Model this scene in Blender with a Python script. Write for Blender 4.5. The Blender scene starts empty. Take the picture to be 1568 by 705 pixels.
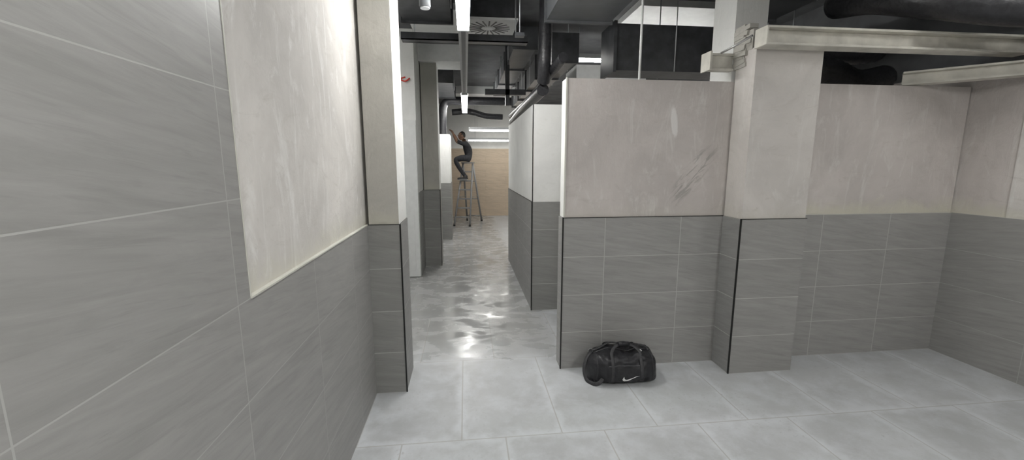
import bpy, bmesh, math, random
from mathutils import Vector, Matrix, noise
from mathutils.bvhtree import BVHTree
random.seed(3)
scene=bpy.context.scene
COL=scene.collection

# ---------------------------------------------------------------- materials
class NT:
    def __init__(s,name):
        m=bpy.data.materials.new(name); m.use_nodes=True; s.m=m
        s.t=m.node_tree; s.n=s.t.nodes; s.b=s.n['Principled BSDF']
    def new(s,t,**k):
        x=s.n.new(t)
        for a,b in k.items(): setattr(x,a,b)
        return x
    def link(s,a,b): s.t.links.new(a,b)
    def val(s,sock,v):
        if hasattr(v,'links'): s.link(v,sock)
        else: sock.default_value=v
    def math(s,op,a,b=0.0,c=None,clamp=False):
        x=s.new('ShaderNodeMath',operation=op,use_clamp=clamp)
        s.val(x.inputs[0],a); s.val(x.inputs[1],b)
        if c is not None: s.val(x.inputs[2],c)
        return x.outputs[0]
    def mix(s,f,a,b,bt='MIX'):
        x=s.new('ShaderNodeMix',data_type='RGBA',blend_type=bt)
        s.val(x.inputs[0],f); s.val(x.inputs[6],a); s.val(x.inputs[7],b)
        return x.outputs[2]
    def obj(s):
        tc=s.new('ShaderNodeTexCoord'); sp=s.new('ShaderNodeSeparateXYZ')
        s.link(tc.outputs['Object'],sp.inputs[0]); return tc.outputs['Object'],sp.outputs
    def comb(s,x,y,z=0.0):
        c=s.new('ShaderNodeCombineXYZ'); s.val(c.inputs[0],x); s.val(c.inputs[1],y); s.val(c.inputs[2],z); return c.outputs[0]
    def noise(s,vec,scale,detail=4,rough=.55,dist=0.0):
        x=s.new('ShaderNodeTexNoise'); s.link(vec,x.inputs['Vector'])
        x.inputs['Scale'].default_value=scale; x.inputs['Detail'].default_value=detail
        x.inputs['Roughness'].default_value=rough; x.inputs['Distortion'].default_value=dist
        return x.outputs[0]
    def ramp(s,v,lo,hi,a=0.0,b=1.0):
        x=s.new('ShaderNodeMapRange'); s.val(x.inputs[0],v)
        x.inputs[1].default_value=lo; x.inputs[2].default_value=hi
        x.inputs[3].default_value=a; x.inputs[4].default_value=b; return x.outputs[0]
    def bump(s,h,st=.3,d=.01):
        x=s.new('ShaderNodeBump'); x.inputs['Strength'].default_value=st; x.inputs['Distance'].default_value=d
        s.link(h,x.inputs['Height']); s.link(x.outputs[0],s.b.inputs['Normal'])
def c4(c): return (c[0],c[1],c[2],1)

def plain(name,col,rough=.5,metal=0.0,var=.15,scale=12,bump=0.0):
    k=NT(name); o,_=k.obj(); n=k.noise(o,scale)
    f=k.ramp(n,.3,.7)
    k.link(k.mix(f,c4([x*(1-var) for x in col]),c4([min(1,x*(1+var)) for x in col])),k.b.inputs['Base Color'])
    k.b.inputs['Roughness'].default_value=rough; k.b.inputs['Metallic'].default_value=metal
    if bump: k.bump(n,bump,.01)
    return k.m
def emit(name,col,st):
    k=NT(name); k.b.inputs['Base Color'].default_value=c4(col)
    k.b.inputs['Emission Color'].default_value=c4(col); k.b.inputs['Emission Strength'].default_value=st
    return k.m

def tile(name,axis,ou,ov=0.0,bw=.6,rh=.3,col=(.305,.302,.290),mortar=(.50,.50,.48),ms=.0028,off=0.0,rough=.45):
    k=NT(name); o,s=k.obj()
    u=s[0] if axis=='x' else s[1]
    u=k.math('SUBTRACT',u,ou); v=k.math('SUBTRACT',s[2],ov)
    vec=k.comb(u,v)
    br=k.new('ShaderNodeTexBrick',offset=off,offset_frequency=2,squash=1.0)
    k.link(vec,br.inputs['Vector'])
    br.inputs['Color1'].default_value=(0,0,0,1); br.inputs['Color2'].default_value=(1,1,1,1); br.inputs['Mortar'].default_value=(.5,.5,.5,1)
    br.inputs['Scale'].default_value=1; br.inputs['Mortar Size'].default_value=ms; br.inputs['Mortar Smooth'].default_value=.2
    br.inputs['Brick Width'].default_value=bw; br.inputs['Row Height'].default_value=rh
    tone=br.outputs[0]
    tv=k.math('MULTIPLY',tone,7.3)
    sv=k.comb(k.math('ADD',k.math('MULTIPLY',u,1.3),tv),k.math('ADD',k.math('MULTIPLY',v,11.0),k.math('MULTIPLY',u,1.6)),tv)
    st=k.noise(sv,2.4,8,.66,.5)
    sv2=k.comb(k.math('ADD',k.math('MULTIPLY',u,2.0),tv),k.math('ADD',k.math('MULTIPLY',v,26.0),k.math('MULTIPLY',u,4.0)),tv)
    st2=k.noise(sv2,2.0,5,.6,.8)
    big=k.noise(o,1.7,3)
    base=k.mix(k.ramp(st,.3,.72),c4([x*.84 for x in col]),c4([x*1.16 for x in col]))
    base=k.mix(k.ramp(st2,.55,.70,0,.42),base,c4([x*.68 for x in col]))
    base=k.mix(k.ramp(big,.3,.7,0,.24),base,c4([x*1.25 for x in col]))
    base=k.mix(k.math('MULTIPLY',tone,.10),base,c4([x*.75 for x in col]))
    k.link(k.mix(k.math('MULTIPLY',br.outputs['Fac'],.85),base,c4(mortar)),k.b.inputs['Base Color'])
    k.link(k.ramp(big,.3,.7,rough-.05,rough+.1),k.b.inputs['Roughness'])
    h=k.math('SUBTRACT',k.math('MULTIPLY',st,.05),br.outputs['Fac'])
    k.bump(h,.3,.003)
    return k.m

def plaster(name,col=(.53,.49,.455),stain=1.0,light=(.68,.66,.63),grey=(.36,.36,.32),greyamt=.5,marks=False,contrast=1.0):
    k=NT(name); o,s=k.obj()
    n1=k.noise(o,1.6,6,.62,.6); n2=k.noise(o,6,7,.7,.5)
    sc=k.new('ShaderNodeMapping'); sc.inputs['Scale'].default_value=(3,3,.8); k.link(o,sc.inputs[0])
    n3=k.noise(sc.outputs[0],2.6,7,.72,1.4)
    sc2=k.new('ShaderNodeMapping'); sc2.inputs['Scale'].default_value=(1,1,2.2); sc2.inputs['Rotation'].default_value=(.5,.4,0); k.link(o,sc2.inputs[0])
    n4=k.noise(sc2.outputs[0],3.4,8,.75,2.2)
    base=k.mix(k.ramp(n1,.34,.66),c4([x*(1-.13*contrast) for x in col]),c4([min(1,x*(1+.10*contrast)) for x in col]))
    base=k.mix(k.ramp(n3,.54,.68,0,.6*contrast),base,c4(light))
    base=k.mix(k.ramp(n4,.55,.70,0,.45*contrast),base,c4([col[0]*.78,col[1]*.77,col[2]*.74]))
    base=k.mix(k.ramp(n2,.60,.72,0,.40*contrast),base,c4([min(1,x*1.06) for x in light]))
    d=k.math('ADD',s[2],k.math('MULTIPLY',n2,-.30))
    f=k.ramp(d,1.17,1.06,0,.65*stain)
    if marks: f=k.math('MULTIPLY',f,k.ramp(s[0],2.3,2.7,.2,1))
    base=k.mix(f,base,(.60,.585,.47,1))
    g=k.math('ADD',s[2],k.math('MULTIPLY',n1,1.0))
    base=k.mix(k.ramp(g,3.0,3.4,0,greyamt),base,c4(grey))
    if marks:
        def ell(cx,cz,rx,rz,sk,w=2.2):
            dx=k.math('SUBTRACT',s[0],cx); dz=k.math('SUBTRACT',s[2],cz)
            dx=k.math('ADD',dx,k.math('MULTIPLY',dz,sk))
            a=k.math('DIVIDE',dx,rx); b_=k.math('DIVIDE',dz,rz)
            r=k.math('ADD',k.math('MULTIPLY',a,a),k.math('MULTIPLY',b_,b_))
            return k.math('ADD',r,k.math('MULTIPLY',k.math('SUBTRACT',n2,.5),w))
        base=k.mix(k.ramp(ell(1.54,1.91,.028,.12,.12),1.1,.6,0,.9),base,(.74,.72,.70,1))
        dg=k.comb(k.math('MULTIPLY',k.math('SUBTRACT',s[0],s[2]),16.0),k.math('MULTIPLY',k.math('ADD',s[0],s[2]),2.6))
        nd=k.noise(dg,1.6,5,.65,.6)
        sm=k.math('MULTIPLY',k.ramp(ell(1.72,1.52,.11,.24,-.6),1.2,.3,0,1),k.ramp(nd,.51,.59,0,.6))
        base=k.mix(sm,base,(.27,.255,.235,1))
    k.link(base,k.b.inputs['Base Color']); k.b.inputs['Roughness'].default_value=.8
    k.bump(k.math('ADD',n2,n3),.4,.01)
    return k.m

def floor_mat():
    k=NT('floor_tiles'); o,s=k.obj()
    vec=k.comb(k.math('SUBTRACT',s[0],.55),k.math('SUBTRACT',s[1],3.22))
    br=k.new('ShaderNodeTexBrick',offset=.57,offset_frequency=2,squash=1.0)
    k.link(vec,br.inputs['Vector'])
    br.inputs['Color1'].default_value=(0,0,0,1); br.inputs['Color2'].default_value=(1,1,1,1); br.inputs['Mortar'].default_value=(.5,.5,.5,1)
    br.inputs['Scale'].default_value=1; br.inputs['Mortar Size'].default_value=.0045; br.inputs['Mortar Smooth'].default_value=.3
    br.inputs['Brick Width'].default_value=.6; br.inputs['Row Height'].default_value=1.0
    br2=k.new('ShaderNodeTexBrick',offset=.57,offset_frequency=2,squash=1.0)
    n0=k.noise(o,4,5,.65)
    wob=k.new('ShaderNodeVectorMath',operation='ADD'); k.link(vec,wob.inputs[0]); k.link(k.comb(k.math('MULTIPLY',k.math('SUBTRACT',n0,.5),.25),k.math('MULTIPLY',k.math('SUBTRACT',n0,.5),-.25)),wob.inputs[1])
    k.link(wob.outputs[0],br2.inputs['Vector'])
    for a,b in (('Scale',1),('Mortar Size',.065),('Mortar Smooth',1.0),('Brick Width',.6),('Row Height',1.0)): br2.inputs[a].default_value=b
    n1=k.noise(o,1.9,6,.6,.25); n2=k.noise(o,4.5,8,.7,.25); n3=k.noise(o,38,3,.65)
    sw=k.new('ShaderNodeMapping'); sw.inputs['Scale'].default_value=(.9,1.6,1); k.link(o,sw.inputs[0])
    wet=k.ramp(k.noise(sw.outputs[0],3.8,4,.55,.5),.47,.58)
    col=k.mix(k.ramp(n1,.34,.66),(.40,.41,.415,1),(.51,.525,.535,1))
    dust=k.math('MULTIPLY',k.ramp(n2,.44,.66),.65)
    col=k.mix(dust,col,(.60,.62,.645,1))
    col=k.mix(k.math('MULTIPLY',br2.outputs['Fac'],.5),col,(.66,.685,.71,1))
    col=k.mix(k.math('MULTIPLY',k.ramp(n3,.58,.70,0,.45),k.ramp(n1,.5,.6)),col,(.29,.29,.29,1))
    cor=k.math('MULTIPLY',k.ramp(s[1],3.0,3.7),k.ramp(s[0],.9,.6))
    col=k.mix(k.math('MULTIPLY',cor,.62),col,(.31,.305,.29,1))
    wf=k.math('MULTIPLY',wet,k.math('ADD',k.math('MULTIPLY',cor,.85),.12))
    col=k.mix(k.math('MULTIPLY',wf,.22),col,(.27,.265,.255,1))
    far=k.math('MULTIPLY',cor,k.ramp(s[1],5.0,6.5))
    col=k.mix(k.math('MULTIPLY',k.math('MULTIPLY',k.ramp(k.noise(o,9,3,.6),.60,.66),far),.45),col,(.20,.15,.13,1))
    col=k.mix(k.math('MULTIPLY',br.outputs['Fac'],.6),col,(.34,.325,.30,1))
    k.link(col,k.b.inputs['Base Color'])
    r=k.math('SUBTRACT',k.ramp(n2,.3,.7,.32,.50),k.math('ADD',k.math('MULTIPLY',wf,.24),k.math('MULTIPLY',cor,.12)))
    k.link(k.math('MAXIMUM',r,.07),k.b.inputs['Roughness'])
    k.b.inputs['Specular IOR Level'].default_value=.65
    k.bump(k.math('SUBTRACT',k.math('MULTIPLY',n2,.10),br.outputs['Fac']),.3,.003)
    return k.m

M={}
M['tx']=tile('wall_tile_x','x',1.04,col=(.315,.311,.300)); M['ty']=tile('wall_tile_y','y',1.21,mortar=(.43,.43,.415),ms=.0020,col=(.305,.301,.290))
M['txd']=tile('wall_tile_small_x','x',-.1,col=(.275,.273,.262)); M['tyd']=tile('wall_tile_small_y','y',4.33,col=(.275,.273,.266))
M['txr']=tile('pilaster_tile','x',1.98,col=(.30,.296,.285))
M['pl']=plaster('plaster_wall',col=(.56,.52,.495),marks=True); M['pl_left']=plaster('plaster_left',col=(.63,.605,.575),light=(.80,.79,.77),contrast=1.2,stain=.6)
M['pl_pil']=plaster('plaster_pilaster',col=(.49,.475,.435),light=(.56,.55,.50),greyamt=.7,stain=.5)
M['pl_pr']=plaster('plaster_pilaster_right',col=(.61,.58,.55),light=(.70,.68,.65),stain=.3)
M['pl_white']=plaster('plaster_white',col=(.76,.76,.74),light=(.82,.82,.80),stain=.1,greyamt=.2,contrast=.6)
M['floor']=floor_mat()
M['wood']=tile('timber_look_tile','x',0,bw=1.2,rh=.2,col=(.54,.44,.33),mortar=(.36,.29,.21),ms=.003,off=.5,rough=.5)
M['white']=plain('white_paint',(.72,.73,.72),.5,0,.05)
M['cream']=plain('cream_edge',(.60,.595,.54),.5,0,.06)
M['black']=plain('black_duct',(.050,.052,.056),.38,0,.35,9,.2)
M['blackflex']=plain('black_insulation',(.024,.024,.027),.36,0,.35,30,.5)
M['ceil']=plain('dark_ceiling',(.10,.103,.108),.8,0,.3,3)
M['greyduct']=plain('dark_grey_paint',(.115,.12,.127),.42,0,.2,4)
M['trim']=plain('black_trim_metal',(.015,.015,.015),.35,.3,.1)
M['alu']=plain('aluminium',(.45,.45,.45),.35,.8,.08)
M['lad']=plain('ladder_aluminium',(.30,.30,.30),.4,.25,.08)
M['beam']=plain('old_white_steel',(.62,.60,.54),.55,.1,.2,7,.2)
M['house']=plain('lamp_housing',(.50,.51,.52),.4,.2,.05)
M['lamp']=emit('lamp_tube',(1,.995,.97),80)
M['lamp_far']=emit('lamp_tube_far',(1,.99,.96),54)
M['lamp_end']=emit('lamp_tube_end',(1,.98,.93),20)
M['red']=plain('red_plastic',(.6,.05,.03),.4)

# ---------------------------------------------------------------- mesh builder
class MB:
    def __init__(s): s.v=[]; s.f=[]; s.mi=[]; s.sm=[]; s.mats=[]
    def m(s,k):
        if k not in s.mats: s.mats.append(k)
        return s.mats.index(k)
    def face(s,idx,k,sm=False): s.f.append(idx); s.mi.append(s.m(k)); s.sm.append(sm)
    def box(s,a,b,mx,my=None,mz=None,rot=None,piv=None):
        my=my or mx; mz=mz or mx
        a=list(a);b=list(b); i=len(s.v)
        P=[(a[0],a[1],a[2]),(b[0],a[1],a[2]),(b[0],b[1],a[2]),(a[0],b[1],a[2]),(a[0],a[1],b[2]),(b[0],a[1],b[2]),(b[0],b[1],b[2]),(a[0],b[1],b[2])]
        if rot is not None:
            c=Vector(piv) if piv is not None else (Vector(a)+Vector(b))/2
            P=[tuple(rot@(Vector(p)-c)+c) for p in P]
        s.v+=P
        for q,k in (((0,3,2,1),mz),((4,5,6,7),mz),((0,1,5,4),my),((2,3,7,6),my),((1,2,6,5),mx),((3,0,4,7),mx)):
            s.face([i+j for j in q],k)
    def sweep(s,pts,r,k,n=12,caps=True,flat=1.0,closed=False):
        pts=[Vector(p) for p in pts]; N=len(pts)
        rs=r if isinstance(r,(list,tuple)) else [r]*N
        up=None; base=len(s.v)
        for i,p in enumerate(pts):
            if closed: t=(pts[(i+1)%N]-pts[i-1]).normalized()
            else: t=(pts[min(i+1,N-1)]-pts[max(i-1,0)]).normalized()
            if up is None:
                up=Vector((0,0,1)) if abs(t.z)<.9 else Vector((0,1,0))
            up=(up-t*up.dot(t)).normalized(); sd=t.cross(up)
            for j in range(n):
                a=2*math.pi*j/n
                s.v.append(tuple(p+(sd*math.cos(a)+up*math.sin(a)*flat)*rs[i]))
        for i in range(N if closed else N-1):
            i2=(i+1)%N
            for j in range(n):
                j2=(j+1)%n
                s.face([base+i*n+j,base+i*n+j2,base+i2*n+j2,base+i2*n+j],k,True)
        if caps and not closed:
            s.face([base+j for j in range(n)][::-1],k); s.face([base+(N-1)*n+j for j in range(n)],k)
    def obj(s,name,parent=None,bevel=0):
        me=bpy.data.meshes.new(name); me.from_pydata(s.v,[],s.f)
        for k in s.mats: me.materials.append(M[k])
        me.polygons.foreach_set('material_index',s.mi); me.polygons.foreach_set('use_smooth',s.sm)
        me.update(); bm=bmesh.new(); bm.from_mesh(me); bmesh.ops.recalc_face_normals(bm,faces=bm.faces); bm.to_mesh(me); bm.free()
        o=bpy.data.objects.new(name,me); COL.objects.link(o)
        if parent: o.parent=parent
        if bevel:
            b=o.modifiers.new('bev','BEVEL'); b.width=bevel; b.segments=2; b.limit_method='ANGLE'
        return o
def smooth_path(pts,n=8):
    P=[Vector(p) for p in pts]; P=[P[0]*2-P[1]]+P+[P[-1]*2-P[-2]]; out=[]
    for i in range(1,len(P)-2):
        for k in range(n):
            t=k/n; a,b,c,d=P[i-1],P[i],P[i+1],P[i+2]
            out.append(.5*((2*b)+(c-a)*t+(2*a-5*b+4*c-d)*t*t+(3*b-a-3*c+d)*t**3))
    out.append(P[-2]); return out

CZ=3.35; D=1.2
# ---------------------------------------------------------------- shell
b=MB(); b.box((-2.8,-3.2,-.1),(4.2,13,0),'floor'); b.obj('floor')
b=MB(); b.box((-2.8,-3.2,CZ),(4.2,13,CZ+.1),'ceil'); b.obj('ceiling')
b=MB()
b.box((-.80,-3,0),(-.65,2.9,D),'ty','tx','cream'); b.box((-.80,-3,D),(-.65,1.28,CZ),'ty','tx')
b.box((-.80,1.28,D),(-.664,2.9,CZ),'pl_left'); b.box((-.80,2.9,0),(-.665,3.14,CZ),'pl_white')
b.obj('wall_left')
b=MB(); b.box((-.664,1.28,D-.002),(-.647,2.79,D+.004),'cream'); b.box((-.664,1.278,D),(-.648,1.282,CZ),'cream'); b.obj('trim_1')
b=MB(); b.box((.714,3.0,0),(4.0,3.15,D),'ty','tx','trim'); b.box((.722,3.008,D),(4.0,3.142,2.2),'pl_white','pl','cream')  # end face plaster whiter than front: corridor lamp light put into its colour
b.obj('wall_front')
b=MB(); b.box((4.0,-3,0),(4.15,12.8,D),'ty','tx','cream'); b.box((4.01,2.65,D),(4.15,12.8,2.34),'pl'); b.box((4.0,-3,D),(4.15,2.65,2.34),'pl_left')
b.box((4.01,-3,2.34),(4.15,12.8,CZ),'ceil'); b.obj('wall_right')
b=MB(); b.box((-2.65,-3.15,0),(4.15,-3,CZ),'pl'); b.obj('wall_back')
b=MB(); b.box((-2.65,12.8,0),(4.15,12.95,2.05),'wood'); b.box((-2.65,12.81,2.05),(4.15,12.95,CZ),'pl_white'); b.obj('wall_end')
b=MB(); b.box((-2.8,-3,0),(-2.65,12.8,CZ),'pl_white'); b.obj('wall_outer')
b=MB(); b.box((.69,4.33,0),(3.98,4.48,D),'tyd','txd','trim'); b.box((.69,4.48,0),(.84,6.82,D),'tyd','txd','trim')
b.box((.697,4.337,D),(3.98,4.473,2.2),'pl_white','pl_white'); b.box((.697,4.473,D),(.833,6.813,2.2),'pl_white')
b.obj('wall_corridor_right')
b=MB(); b.box((-2.64,5.9,0),(-.66,6.05,CZ),'pl_white'); b.box((-.80,6.05,0),(-.65,8.8,D),'tyd','txd','trim'); b.box((-.80,6.05,D),(-.658,8.8,CZ),'pl_white'); 
b.box((-.66,5.9,0),(-.65,6.05,D),'tyd','txd'); b.obj('wall_corridor_left')
b=MB(); b.box((-1.2,8.8,0),(-.31,9.6,D),'tyd','txd','trim'); b.box((-1.2,8.807,D),(-.317,9.593,2.2),'pl_white'); b.obj('wall_corridor_low')

def pil(x0,x1,y0,y1,top,mp,tx='txd',ty='tyd',corner='r',lit_side=None):
    b=MB(); b.box((x0,y0,0),(x1,y1,D),ty,tx,'trim'); b.box((x0+.008,y0+.008,D),(x1-.008,y1,top),lit_side or mp,mp)
    cx=x1 if corner=='r' else x0
    b.box((cx-.005,y0-.003,0),(cx+.005,y0+.007,D+.003),'trim')
    b.box((x0,y0-.002,D-.002),(x1,y0+.004,D+.003),'trim')
    return b.obj('pilaster')
pil(-.65,-.44,2.79,3.15,CZ,'pl_pil',corner='r',lit_side='pl_white')  # side faces in whiter plaster, painting in the lamp light they catch
pil(1.98,2.50,2.78,3.0,2.39,'pl_pr',tx='txr',corner='l')
pil(-.65,-.40,6.5,6.9,3.07,'pl_pil',corner='r',lit_side='pl_white')  # sides whitened the same way, corridor light in the colour
b=MB(); b.box((1.97,3.02,2.2),(2.22,3.3,CZ),'pl_white')
b.box((1.985,2.83,2.385),(2.06,3.03,2.52),'pl_pil')
for i in range(14):
    z=2.28+i*.02; w=.01+.03*random.random(); y=2.84+random.random()*.08
    b.box((1.985-w*.5,y,z),(2.03,3.02,z+.03),'pl_pil',rot=Matrix.Rotation(random.uniform(-.15,.15),3,'X'))
b.obj('column')
b=MB()
b.box((.709,2.996,0),(.719,3.006,D+.004),'trim'); b.box((.72,2.998,D-.002),(1.98,3.004,D+.003),'trim'); b.box((2.5,2.998,D-.003),(4.0,3.003,D+.002),'cream')
b.box((.717,3.001,D),(.728,3.012,2.203),'cream')
b.obj('trim_2')
b=MB(); b.box((.685,4.325,0),(.697,4.337,D+.004),'trim'); b.box((.687,4.33,D-.003),(.694,6.8,D+.003),'trim'); b.box((.692,4.331,D),(.70,4.34,2.203),'trim'); b.obj('trim_3')
b=MB(); b.box((-2.64,6.4,3.07),(-.02,6.95,CZ),'white'); b.obj('ceiling_soffit')
b=MB(); b.box((1.9,4.6,3.28),(3.2,5.4,CZ),'white'); b.obj('ceiling_panel')
b=MB(); b.box((2.0,7.6,3.0),(3.3,8.4,CZ),'white'); b.obj('ceiling_panel')
b=MB(); b.box((-.2,9.9,3.18),(1.5,10.7,CZ),'white'); b.obj('ceiling_panel')
b=MB(); b.box((-.64,4.95,3.28),(.0,6.2,CZ),'white'); b.obj('ceiling_panel')
# door
e=bpy.data.objects.new('door_1',None); COL.objects.link(e)
b=MB(); b.box((-1.50,5.84,.01),(-.66,5.885,2.12),'white'); b.box((-1.44,5.836,.1),(-.72,5.842,1.0),'white'); b.obj('leaf',e,.004)
b=MB(); b.box((-1.56,5.86,0),(-1.50,5.9,2.18),'white'); b.box((-1.56,5.86,2.12),(-.66,5.9,2.18),'white'); b.obj('frame',e)
b=MB(); b.sweep([(-1.42,5.84,1.02),(-1.42,5.79,1.02),(-1.30,5.79,1.02)],.009,'alu'); b.box((-1.44,5.832,.95),(-1.40,5.842,1.1),'alu'); b.obj('handle',e)
b=MB(); b.sweep(smooth_path([(-.78,5.895,2.74),(-.84,5.87,2.71),(-.78,5.86,2.68),(-.72,5.87,2.72),(-.76,5.88,2.69)]),.009,'red',8); b.obj('red_cable')

# ---------------------------------------------------------------- lamps
def lamp(y0,y1,x=0.0,z=2.76,mat='lamp',name='linear_ceiling_lamp',alongx=False,w=.045):
    b=MB()
    def bx(a0,a1,b0,b1,z0,z1,k):
        if alongx: b.box((a0,b0,z0),(a1,b1,z1),k)
        else: b.box((b0,a0,z0),(b1,a1,z1),k)
    c=x
    bx(y0,y1,c-w-.008,c+w+.008,z+.012,z+.07,'house')
    bx(y0+.01,y1-.01,c-w,c+w,z-.02,z+.012,mat)
    bx(y0-.012,y0+.01,c-w-.004,c+w+.004,z-.022,z+.07,'house'); bx(y1-.01,y1+.012,c-w-.004,c+w+.004,z-.022,z+.07,'house')
    for yy in (y0+.2,y1-.2):
        p=(yy,c) if alongx else (c,yy)
        b.sweep([(p[0],p[1],z+.06),(p[0],p[1],CZ)],.004,'house',6)
    return b.obj(name)
lamp(2.45,3.85); lamp(-1.2,.3); lamp(7.3,9.8,mat='lamp_far',w=.05)
lamp(-1.4,.2,x=2.2); lamp(1.0,2.0,x=3.0,z=3.0,mat='lamp_far')
lamp(.1,3.0,x=10.6,z=2.42,mat='lamp_end',alongx=True,w=.025); lamp(.08,3.0,x=12.0,z=2.25,mat='lamp_end',alongx=True,w=.025)
lamp(1.3,3.3,x=5.6,z=2.95,mat='lamp_far',alongx=True,w=.03)
lamp(-2.2,-1.0,x=4.6,z=2.9,mat='lamp_far',alongx=True,w=.03)
b=MB(); b.box((-.045,3.87,2.77),(.045,7.28,2.85),'house'); b.box((-.02,3.87,2.75),(.02,7.28,2.77),'greyduct')
for y in (4.4,5.6,6.8): b.sweep([(0,y,2.84),(0,y,CZ)],.004,'house',6)
b.obj('lamp_trunking')
b=MB(); cx,cy,z=.28,4.95,3.10
b.box((cx-.3,cy-.3,z),(cx+.3,cy+.3,z+.02),'white'); b.box((cx-.26,cy-.26,z+.02),(cx+.26,cy+.26,CZ),'black')
for i in range(20):
    a=i*2*math.pi/20; 
    r=Matrix.Rotation(a,3,'Z'); 
    b.box((cx+.08,cy-.008,z-.004),(cx+.24,cy+.008,z+.001),'black',rot=r,piv=(cx,cy,z))
b.sweep([(cx,cy,z-.006),(cx,cy,z+.002)],.05,'white',20); b.obj('swirl_air_diffuser')
b=MB(); b.sweep([(-.30,3.6,2.83),(-.30,3.6,3.03)],.045,'greyduct',20); b.sweep([(-.30,3.6,2.822),(-.30,3.6,2.83)],.037,'house',20); b.sweep([(-.30,3.6,3.03),(-.30,3.6,CZ)],.01,'greyduct',8); b.obj('ceiling_spotlight')

# ---------------------------------------------------------------- ducts
def rduct(name,a,c,mat='greyduct',fl=.9,axis=1):
    b=MB(); b.box(a,c,mat)
    n=max(1,int((c[axis]-a[axis])/fl))
    for i in range(n+1):
        p=a[axis]+(c[axis]-a[axis])*i/n
        lo=[a[0]-.02,a[1]-.02,a[2]-.02]; hi=[c[0]+.02,c[1]+.02,c[2]+.02]; lo[axis]=p-.015; hi[axis]=p+.015
        b.box(lo,hi,mat)
    for i in range(n):
        p=a[axis]+(c[axis]-a[axis])*(i+.5)/n
        for s in (0,1):
            o=1-axis; q=[0,0]; q[axis]=p; q[o]=(a[o]-.01) if s==0 else (c[o]+.01)
            b.sweep([(q[0],q[1],a[2]),(q[0],q[1],CZ)],.006,'house',6)
    return b.obj(name)
rduct('ventilation_duct',(.76,1.6,2.90),(1.36,4.0,3.22))
rduct('ventilation_duct',(.95,4.75,2.72),(1.25,8.5,3.0),'black')
rduct('ventilation_duct',(1.45,4.1,2.50),(3.9,4.45,2.93),'black',axis=0)
rduct('ventilation_duct',(-.60,3.75,3.02),(-.12,4.55,3.25),'black')
rduct('ventilation_duct',(2.45,1.0,2.98),(3.0,4.0,3.25),'greyduct')
rduct('ventilation_duct',(.62,5.4,3.02),(.9,9.0,3.25),'greyduct')
rduct('ventilation_duct',(-.55,7.3,2.95),(-.2,9.0,3.15),'black')
def pipe(name,pts,r,mat='blackflex',rib=0):
    b=MB(); P=smooth_path(pts,10)
    if rib: b.sweep(P,[r*(1+.07*(i%2)) for i in range(len(P))],mat,18)
    else: b.sweep(P,r,mat,18)
    return b.obj(name)
b=MB(); b.box((-.64,4.62,2.87),(.68,4.64,2.94),'black'); b.box((-.64,4.74,2.87),(.68,4.76,2.94),'black'); b.box((-.64,4.62,2.87),(.68,4.76,2.878),'black')
for x in (-.5,.55): b.sweep([(x,4.63,2.87),(x,4.63,CZ)],.006,'house',6)
b.obj('cable_tray')
b=MB(); b.box((-.64,3.62,3.0),(.7,3.69,3.06),'greyduct')
for x in (-.55,.6): b.box((x-.02,3.64,3.06),(x+.02,3.67,CZ),'greyduct')
b.obj('ceiling_bracket')
b=MB(); b.box((.60,6.3,2.45),(.66,6.38,CZ),'black'); b.box((.3,6.3,2.6),(.9,6.38,2.68),'black'); b.obj('ceiling_bracket')
pipe('insulated_pipe',[(.80,4.35,2.35),(.78,4.7,2.33),(.77,5.6,2.31),(.77,6.9,2.27)],.06)
pipe('insulated_pipe',[(.90,3.9,2.56),(.88,4.6,2.50),(.87,5.6,2.46),(.80,7.4,2.42)],.045)
pipe('insulated_pipe',[(.8,4.25,3.3),(.8,4.25,2.7),(.80,4.3,2.5),(.8,4.35,2.42)],.065)
pipe('exhaust_pipe',[(1.2,9.2,2.92),(.6,9.2,2.92),(-.1,9.2,2.92),(-.36,9.2,2.90),(-.45,9.2,2.78),(-.47,9.2,2.5),(-.47,9.2,2.2)],.085)
pipe('exhaust_pipe',[(.9,10.2,2.7),(.5,10.2,2.72),(.1,10.2,2.82),(-.3,10.2,2.8)],.07)
pipe('flexible_duct',[(2.75,3.55,2.32),(3.1,3.5,2.42),(3.5,3.55,2.32),(3.85,3.6,2.38)],.11,rib=1)
pipe('flexible_duct',[(2.62,3.75,2.60),(3.0,3.75,2.66),(3.5,3.75,2.62),(3.9,3.75,2.66)],.10,rib=1)
pipe('flexible_duct',[(3.12,3.4,2.92),(3.05,3.0,2.82),(3.10,2.6,2.66),(3.38,2.3,2.53),(3.85,2.05,2.50)],.115)
pipe('flexible_duct',[(3.5,3.3,2.92),(3.5,2.9,2.90),(3.55,2.5,2.84),(3.7,2.2,2.80),(3.9,2.0,2.78)],.085)
# steel beams
b=MB()
b.box((1.97,2.66,2.37),(3.99,2.78,2.385),'beam'); b.box((1.97,2.66,2.475),(3.99,2.78,2.49),'beam'); b.box((1.97,2.715,2.385),(3.99,2.727,2.475),'beam')
b.box((1.96,2.66,2.37),(1.972,2.78,2.49),'beam')
b.obj('steel_beam',bevel=.003)
b=MB(); r=Matrix.Rotation(math.radians(-45),3,'Z'); pv=(3.72,2.78,2.25)
for lo,hi in (((3.32,2.72,2.205),(4.08,2.84,2.218)),((3.32,2.72,2.292),(4.08,2.84,2.305)),((3.32,2.773,2.218),(4.08,2.787,2.292))): b.box(lo,hi,'beam',rot=r,piv=pv)
b.obj('steel_beam')
b=MB(); b.box((1.76,2.96,2.27),(1.775,3.08,2.40),'beam'); b.box((1.775,3.0,2.275),(1.97,3.06,2.29),'beam'); b.box((1.775,3.0,2.38),(1.97,3.06,2.395),'beam'); b.box((1.775,3.02,2.29),(1.97,3.035,2.38),'beam')
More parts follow.
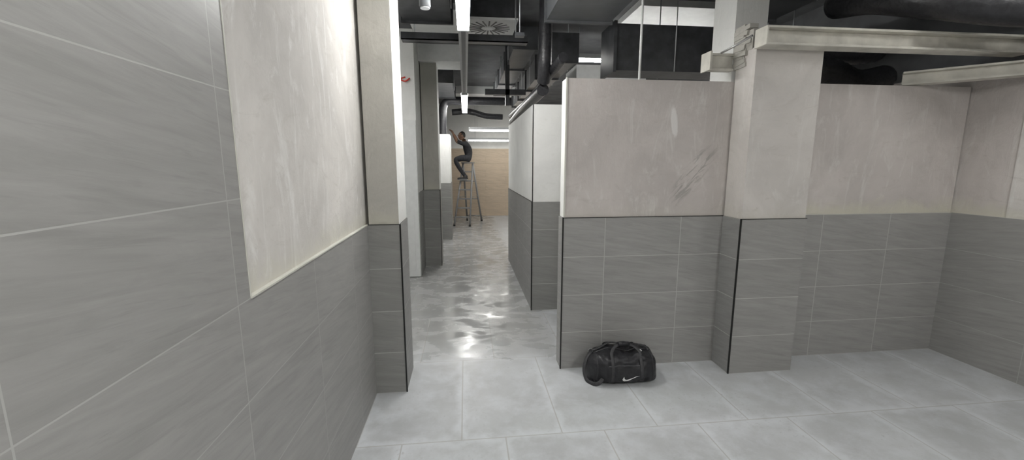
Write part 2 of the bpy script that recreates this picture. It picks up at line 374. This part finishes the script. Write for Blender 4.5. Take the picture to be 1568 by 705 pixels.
b.sweep([(1.85,2.98,2.39),(1.90,2.90,2.42),(1.95,2.79,2.46)],.008,'alu',8); b.obj('beam_stub')
b=MB(); b.sweep([(1.42,3.4,2.0),(1.42,3.4,CZ)],.010,'white',10); b.box((1.39,3.37,3.32),(1.45,3.43,CZ),'white'); b.sweep([(1.42,3.4,0),(1.42,3.4,2.0)],.010,'white',10); b.obj('support_rod')
b=MB(); b.sweep([(.50,3.9,2.75),(.50,3.9,CZ)],.004,'house',6); b.box((.46,3.87,2.72),(.54,3.93,2.75),'black'); b.obj('hanging_wire')

# ---------------------------------------------------------------- duffel bag
M['fab']=plain('black_nylon',(.014,.014,.017),.48,0,.4,40,.3); M['web']=plain('black_webbing',(.035,.035,.038),.6,0,.2,80,.3)
M['emb']=plain('white_print',(.75,.75,.75),.5,0,.02); M['zip']=plain('zip_grey',(.07,.07,.075),.35,.4,.2,60)
def bag():
    root=bpy.data.objects.new('duffel_bag',None); COL.objects.link(root); root.location=(1.14,2.835,0); root.rotation_euler=(0,0,math.radians(-4))
    L,W,H=.52,.27,.245; NU,NV=72,64
    vs=[];fs=[]
    def pt(u,v):
        x=u*L/2
        e=(1-abs(u)**6)**.5 if abs(u)<1 else 0
        ca,sa=math.cos(v),math.sin(v)
        n=.55
        yy=math.copysign(abs(ca)**n,ca)*W/2*(.35+.65*e)*(e**.3 if e>0 else 0)
        zz=math.copysign(abs(sa)**n,sa)
        hh=H*(.88+.12*math.cos(u*1.6))*(1-.08*max(0,-u))
        z=(zz*.5+.5)*hh*(.6+.4*e) if e>0 else .4*hh
        if e<=0: yy=0
        sag=.030*math.exp(-((u-.1)**2)/.12)*max(0,sa)
        z-=sag
        yy*=1+.10*(1-z/H)
        p=Vector((x,yy,z))
        k=noise.noise(Vector((x*9,yy*9+3,z*9)))*.016+noise.noise(Vector((x*24,yy*20,z*26)))*.009+abs(noise.noise(Vector((x*14+5,yy*10,z*34))))*-.014
        d=Vector((0,ca,sa*.9))
        if z>.02: p+=d*k
        if ca<-.2 and abs(u)<.55 and z<.16 and z>.02: p.y-=.014*min(1,(.55-abs(u))*12)*min(1,(.16-z)*60)
        p.z=max(p.z,.002)
        return p
    for i in range(NU+1):
        u=-1+2*i/NU
        u=math.copysign(1-(1-abs(u))**1.5,u)
        for j in range(NV): vs.append(pt(u*.999,2*math.pi*j/NV))
    for i in range(NU):
        for j in range(NV):
            j2=(j+1)%NV; fs.append((i*NV+j,i*NV+j2,(i+1)*NV+j2,(i+1)*NV+j))
    fs.append(tuple(range(NV))); fs.append(tuple(NU*NV+j for j in range(NV)))
    b=MB(); b.v=[tuple(v) for v in vs]
    for f in fs: b.face(list(f),'fab',True)
    body=b.obj('body',root)
    tree=BVHTree.FromPolygons(vs,fs)
    def top(x,y,off=.004):
        h=tree.ray_cast(Vector((x,y,1)),Vector((0,0,-1)))[0]; return Vector((x,y,(h.z if h else .1)+off))
    def front(x,z,off=.003):
        h=tree.ray_cast(Vector((x,-1,z)),Vector((0,1,0)))[0]; return Vector((x,(h.y if h else -.12)-off,z))
    b=MB(); b.sweep([top(-.21+.42*i/24,.0,.003) for i in range(25)],.006,'zip',8,flat=.5)
    b.sweep([front(-.13+.26*i/16,.155,.002) for i in range(17)],.004,'zip',8)
    b.sweep([top(.19,0,.01),top(.195,-.02,.006)],.004,'zip',8); b.obj('zip',root)
    b=MB()
    P=[front(-.10,.03),front(-.10,.09),front(-.10,.16),front(-.10,.20,.006),Vector((-.095,-.085,.235)),Vector((-.05,-.035,.262)),Vector((.02,-.02,.268)),Vector((.08,-.035,.258)),Vector((.115,-.085,.23)),front(.11,.19,.006),front(.11,.14),front(.11,.09),front(.11,.03)]
    b.sweep(smooth_path(P,5),.013,'web',8,flat=.3)
    P=[Vector((-.10,.13,.1)),Vector((-.10,.125,.2)),Vector((-.09,.07,.245)),Vector((-.03,.02,.258)),Vector((.05,.015,.262)),Vector((.10,.07,.24)),Vector((.11,.125,.19)),Vector((.11,.13,.1))]
    b.sweep(smooth_path(P,5),.013,'web',8,flat=.3)
    b.sweep([(-.035,-.022,.266),(.0,-.018,.270),(.05,-.026,.268)],.020,'fab',12)
    b.obj('handles',root)
    b=MB()
    P=[Vector((-.22,.03,.19)),Vector((-.262,.0,.15)),Vector((-.285,-.03,.08)),Vector((-.275,-.07,.02)),Vector((-.24,-.12,.012)),Vector((-.20,-.15,.03)),front(-.17,.06,.008)]
    b.sweep(smooth_path(P,6),.014,'web',8,flat=.3)
    P=[Vector((-.22,.03,.2)),top(-.17,.02,.012),top(-.08,.05,.02),top(.03,.06,.025),top(.13,.04,.02),top(.20,.0,.012),Vector((.25,-.02,.14))]
    b.sweep(smooth_path(P,6),.014,'web',8,flat=.35)
    b.sweep([(-.225+.018*math.cos(a),.03,.195+.018*math.sin(a)) for a in [i*math.pi/6 for i in range(12)]],.003,'alu',6,closed=True)
    b.obj('shoulder_strap',root)
    b=MB()
    for sx in (-.205,.205):
        P=[]
        for i in range(25):
            a=math.pi*(-.15+1.3*i/24); d=Vector((0,math.cos(a),math.sin(a)))
            h=tree.ray_cast(Vector((sx,0,.11))+d*.5,-d)[0]
            if h: P.append(h+d*.001)
        b.sweep(P,.004,'web',6)
    b.obj('seams',root)
    out=[(-.062,.082),(-.058,.070),(-.045,.064),(-.028,.067),(.0,.077),(.035,.092),(.065,.104)]
    inn=[(-.050,.100),(-.047,.086),(-.038,.079),(-.026,.079),(.0,.085),(.033,.096),(.065,.104)]
    O=smooth_path([(x,0,z) for x,z in out],4); I=smooth_path([(x,0,z) for x,z in inn],4)
    b=MB()
    for o_,i_ in zip(O,I):
        b.v.append(tuple(front(o_.x+.03,o_.z-.018,.0035))); b.v.append(tuple(front(i_.x+.03,i_.z-.018,.0035)))
    for i in range(len(O)-1): b.face([2*i,2*i+2,2*i+3,2*i+1],'emb')
    b.obj('emblem',root)
    b=MB(); p=top(.12,-.06,.006); b.box(p-Vector((.012,.012,.002)),p+Vector((.012,.012,.003)),'emb'); b.obj('tag',root)
bag()

# ---------------------------------------------------------------- step ladder
def ladder():
    b=MB(); tc=Vector((.06,11.15,1.62)); fc=Vector((-.12,10.68,0)); bc=Vector((.22,11.68,0)); w=Vector((.95,-.31,0)).normalized()
    for c,k in ((fc,.21),(bc,.21)):
        for s in (-1,1):
            b.sweep([tc+w*s*.13,c+w*s*k+Vector((0,0,.02))],.024,'lad',8); q=c+w*s*k
            b.sweep([q,q+Vector((0,0,.05))],.03,'trim',8)
    for i in range(1,7):
        t=i/7; c=tc.lerp(fc,t); hw=.13+(.21-.13)*t
        r=Matrix.Rotation(math.radians(-18),3,'Z')
        b.box(c-Vector((hw,.045,.016)),c+Vector((hw,.045,.016)),'lad',rot=r)
    for t in (.3,.6,.9):
        c=tc.lerp(bc,t); hw=.13+.08*t; b.sweep([c-w*hw,c+w*hw],.014,'lad',8)
    for s in (-1,1): b.sweep([tc.lerp(fc,.55)+w*s*.17,tc.lerp(bc,.55)+w*s*.17],.008,'lad',8)
    r=Matrix.Rotation(math.radians(-18),3,'Z')
    b.box(tc-Vector((.16,.09,.015)),tc+Vector((.16,.09,.02)),'lad',rot=r)
    b.obj('step_ladder')
ladder()

# ---------------------------------------------------------------- worker
M['shirt']=plain('black_tshirt',(.02,.02,.023),.85,0,.3,20); M['pants']=plain('dark_trousers',(.03,.031,.036),.85,0,.3,20)
M['skin']=plain('skin',(.26,.15,.10),.55,0,.08); M['hair']=plain('black_hair',(.010,.008,.007),.6,0,.3,60); M['shoe']=plain('work_shoe',(.05,.05,.05),.6); M['sole']=plain('shoe_sole',(.5,.5,.5),.6)
M['eye']=plain('eye_white',(.7,.7,.7),.3)
def skinned(name,verts,edges,rad,mat,parent,root=0,sub=2):
    me=bpy.data.meshes.new(name); me.from_pydata(verts,edges,[]); o=bpy.data.objects.new(name,me); COL.objects.link(o); o.parent=parent
    s=o.modifiers.new('skin','SKIN'); s.use_smooth_shade=True
    for i,r in enumerate(rad):
        sv=me.skin_vertices[0].data[i]; sv.radius=(r,r) if not isinstance(r,tuple) else r; sv.use_root=(i==root)
    u=o.modifiers.new('sub','SUBSURF'); u.levels=sub; u.render_levels=sub
    if isinstance(mat,str): me.materials.append(M[mat])
    return o
def worker():
    root=bpy.data.objects.new('worker_on_ladder',None); COL.objects.link(root)
    V=[(.08,11.13,1.76),(.085,11.13,1.87),(.06,11.13,1.98),(.015,11.13,2.10),(-.02,11.13,2.165),(-.05,11.13,2.235),
       (.07,11.04,1.73),(-.10,10.93,1.75),(-.27,10.86,1.71),(-.16,10.91,1.48),(-.02,10.97,1.27),
       (.07,11.22,1.73),(-.10,11.20,1.74),(-.28,11.17,1.68),(-.16,11.14,1.47),(.0,11.10,1.27),
       (.0,10.97,2.10),(-.10,10.91,2.12),(-.21,10.88,2.15),(-.26,10.93,2.26),(-.31,10.99,2.36),
       (.0,11.29,2.10),(-.10,11.33,2.14),(-.20,11.34,2.19),(-.25,11.27,2.28),(-.30,11.18,2.37)]
    E=[(0,1),(1,2),(2,3),(3,4),(4,5),(0,6),(6,7),(7,8),(8,9),(9,10),(0,11),(11,12),(12,13),(13,14),(14,15),
       (3,16),(16,17),(17,18),(18,19),(19,20),(3,21),(21,22),(22,23),(23,24),(24,25)]
    R=[(.13,.14),(.12,.125),(.125,.13),(.115,.12),.060,.052,.095,.082,.062,.058,.042,.095,.082,.062,.058,.042,
       .068,.054,.044,.040,.028,.068,.054,.044,.040,.028]
    o=skinned('body',V,E,R,None,root)
    dg=bpy.context.evaluated_depsgraph_get(); me=bpy.data.meshes.new_from_object(o.evaluated_get(dg)); o.modifiers.clear(); o.data=me
    me.materials.clear()
    for k in ('shirt','pants','skin'): me.materials.append(M[k])
    for p in me.polygons:
        c=p.center; p.use_smooth=True
        if c.z<1.82: p.material_index=1
        elif c.z>2.175 and c.x>-.12 and abs(c.y-11.13)<.09: p.material_index=2
        elif c.x<-.20 and c.z>1.9: p.material_index=2
        else: p.material_index=0
    hc=Vector((-.085,11.13,2.315)); rot=Matrix.Rotation(math.radians(14),3,'Y')
    N,K=28,22
    b=MB()
    for i in range(K+1):
        ph=math.pi*i/K
        for j in range(N):
            th=2*math.pi*j/N; d=Vector((-math.sin(ph)*math.cos(th),math.sin(ph)*math.sin(th),math.cos(ph)))
            p=Vector((d.x*.095,d.y*.075,d.z*.118))
            if d.z<0: p.y*=1+.28*d.z; p.x*=1+.12*d.z if d.x<0 else 1+.35*d.z
            f=-d.x
            if f>0:
                p.x-=.022*math.exp(-((d.y/.14)**2))*math.exp(-(((d.z+.12)/.16)**2))*f
                p.x+=.010*math.exp(-(((abs(d.y)-.38)/.16)**2))*math.exp(-(((d.z-.06)/.13)**2))
                p.x-=.006*math.exp(-((d.y/.3)**2))*math.exp(-(((d.z+.5)/.08)**2))
                p.x-=.008*math.exp(-((d.y/.3)**2))*math.exp(-(((d.z+.85)/.15)**2))
            b.v.append(tuple(rot@p+hc))
    for i in range(K):
        for j in range(N):
            j2=(j+1)%N; ph=math.pi*(i+.5)/K; th=2*math.pi*(j+.5)/N
            f=math.sin(ph)*math.cos(th); z=math.cos(ph)
            hair=z>.55 or (f<.15 and z>-.15 and not(f>-.1 and z<.1)) 
            b.face([i*N+j,(i+1)*N+j,(i+1)*N+j2,i*N+j2],'hair' if hair else 'skin',True)
    b.obj('head',root)
    b=MB()
    for s in (-1,1):
        c=rot@Vector((.01,s*.076,-.005))+hc
        b.sweep([c+Vector((.006*math.cos(a)-.0,s*.006,.0))+Vector((.016*math.cos(a),0,.028*math.sin(a))) for a in [i*math.pi/6 for i in range(12)]],.007,'skin',8,closed=True)
        b.box(c-Vector((.012,.004,.02)),c+Vector((.012,.004,.02)),'skin')
    b.obj('ears',root,.003)
    b=MB()
    for s in (-1,1):
        c=rot@Vector((-.079,s*.030,.008))+hc; b.sweep([c+Vector((.01,0,0)),c,c-Vector((.006,0,0))],[.012,.011,.004],'eye',10)
        b.sweep([c-Vector((.006,0,0)),c-Vector((.0085,0,0))],.005,'hair',8)
        b.sweep([c+Vector((-.004,-.018,.020)),c+Vector((-.010,0,.026)),c+Vector((-.004,.018,.020))],.004,'hair',6)
    c=rot@Vector((-.092,0,-.057))+hc; b.sweep([c+Vector((.008,-.022,0)),c,c+Vector((.008,.022,0))],.005,'red',6)
    b.obj('face_details',root)
    for w,s in ((Vector((-.31,10.99,2.36)),1),(Vector((-.30,11.18,2.37)),-1)):
        d=Vector((-.45,.12*s,.88)).normalized(); sd=Vector((0,1,0)); sd=(sd-d*sd.dot(d)).normalized()*s; nn=d.cross(sd).normalized()
        if nn.x>0: nn=-nn
        m=MB()
        m.sweep([w-d*.03,w,w+d*.03,w+d*.07,w+d*.088],[.024,.026,.038,.042,.034],'skin',14,flat=.5)
        for q,(ln,o_) in enumerate(((.062,-.030),(.074,-.010),(.070,.011),(.055,.030))):
            p0=w+d*.078+sd*o_; p1=p0+d*ln*.42+nn*.006; p2=p1+d*ln*.2+nn*ln*.22; p3=p2+nn*ln*.30+d*.004
            m.sweep([p0-d*.01,p0,p1,p2,p3],[.0095,.0095,.009,.0085,.006],'skin',10)
        p0=w+d*.03-sd*.032; m.sweep([p0+sd*.012,p0,p0-sd*.02+d*.025+nn*.01,p0-sd*.018+d*.05+nn*.024],[.012,.012,.0105,.007],'skin',10)
        m.obj('hand',root)
    for a in (Vector((-.02,10.97,1.262)),Vector((.0,11.10,1.262))):
        b=MB(); d=Vector((-.99,-.1,-.02)).normalized()
        b.sweep([a+Vector((-.01,0,.04)),a+Vector((.0,0,0)),a-Vector((0,0,.04))],[.045,.047,.042],'shoe',14)
        h=a+Vector((.05,0,-.045)); b.sweep([h,h+d*.03,h+d*.10,h+d*.17,h+d*.23,h+d*.25],[.025,.038,.044,.044,.036,.018],'shoe',14,flat=.75)
        g=h-Vector((0,0,.03)); b.sweep([g,g+d*.03,g+d*.10,g+d*.17,g+d*.23,g+d*.25],[.025,.038,.043,.046,.038,.018],'sole',14,flat=.25)
        b.obj('shoe',root)
worker()

# ---------------------------------------------------------------- camera & world
yaw=math.radians(6.3); ph=math.radians(9.1)
F=Vector((math.sin(yaw)*math.cos(ph),math.cos(yaw)*math.cos(ph),-math.sin(ph))); R=Vector((math.cos(yaw),-math.sin(yaw),0)); U=R.cross(F)
cam=bpy.data.cameras.new('camera'); co=bpy.data.objects.new('camera',cam); COL.objects.link(co)
mt=Matrix((R,U,-F)).transposed().to_4x4(); mt.translation=Vector((0,0,1.6)); co.matrix_world=mt
cam.sensor_width=36; cam.lens=635/1568*36; cam.clip_start=.02; scene.camera=co
w=bpy.data.worlds.new('world'); scene.world=w; w.use_nodes=True; w.node_tree.nodes['Background'].inputs[0].default_value=(.5,.52,.55,1); w.node_tree.nodes['Background'].inputs[1].default_value=.2
scene.view_settings.view_transform='Standard'; scene.view_settings.exposure=0
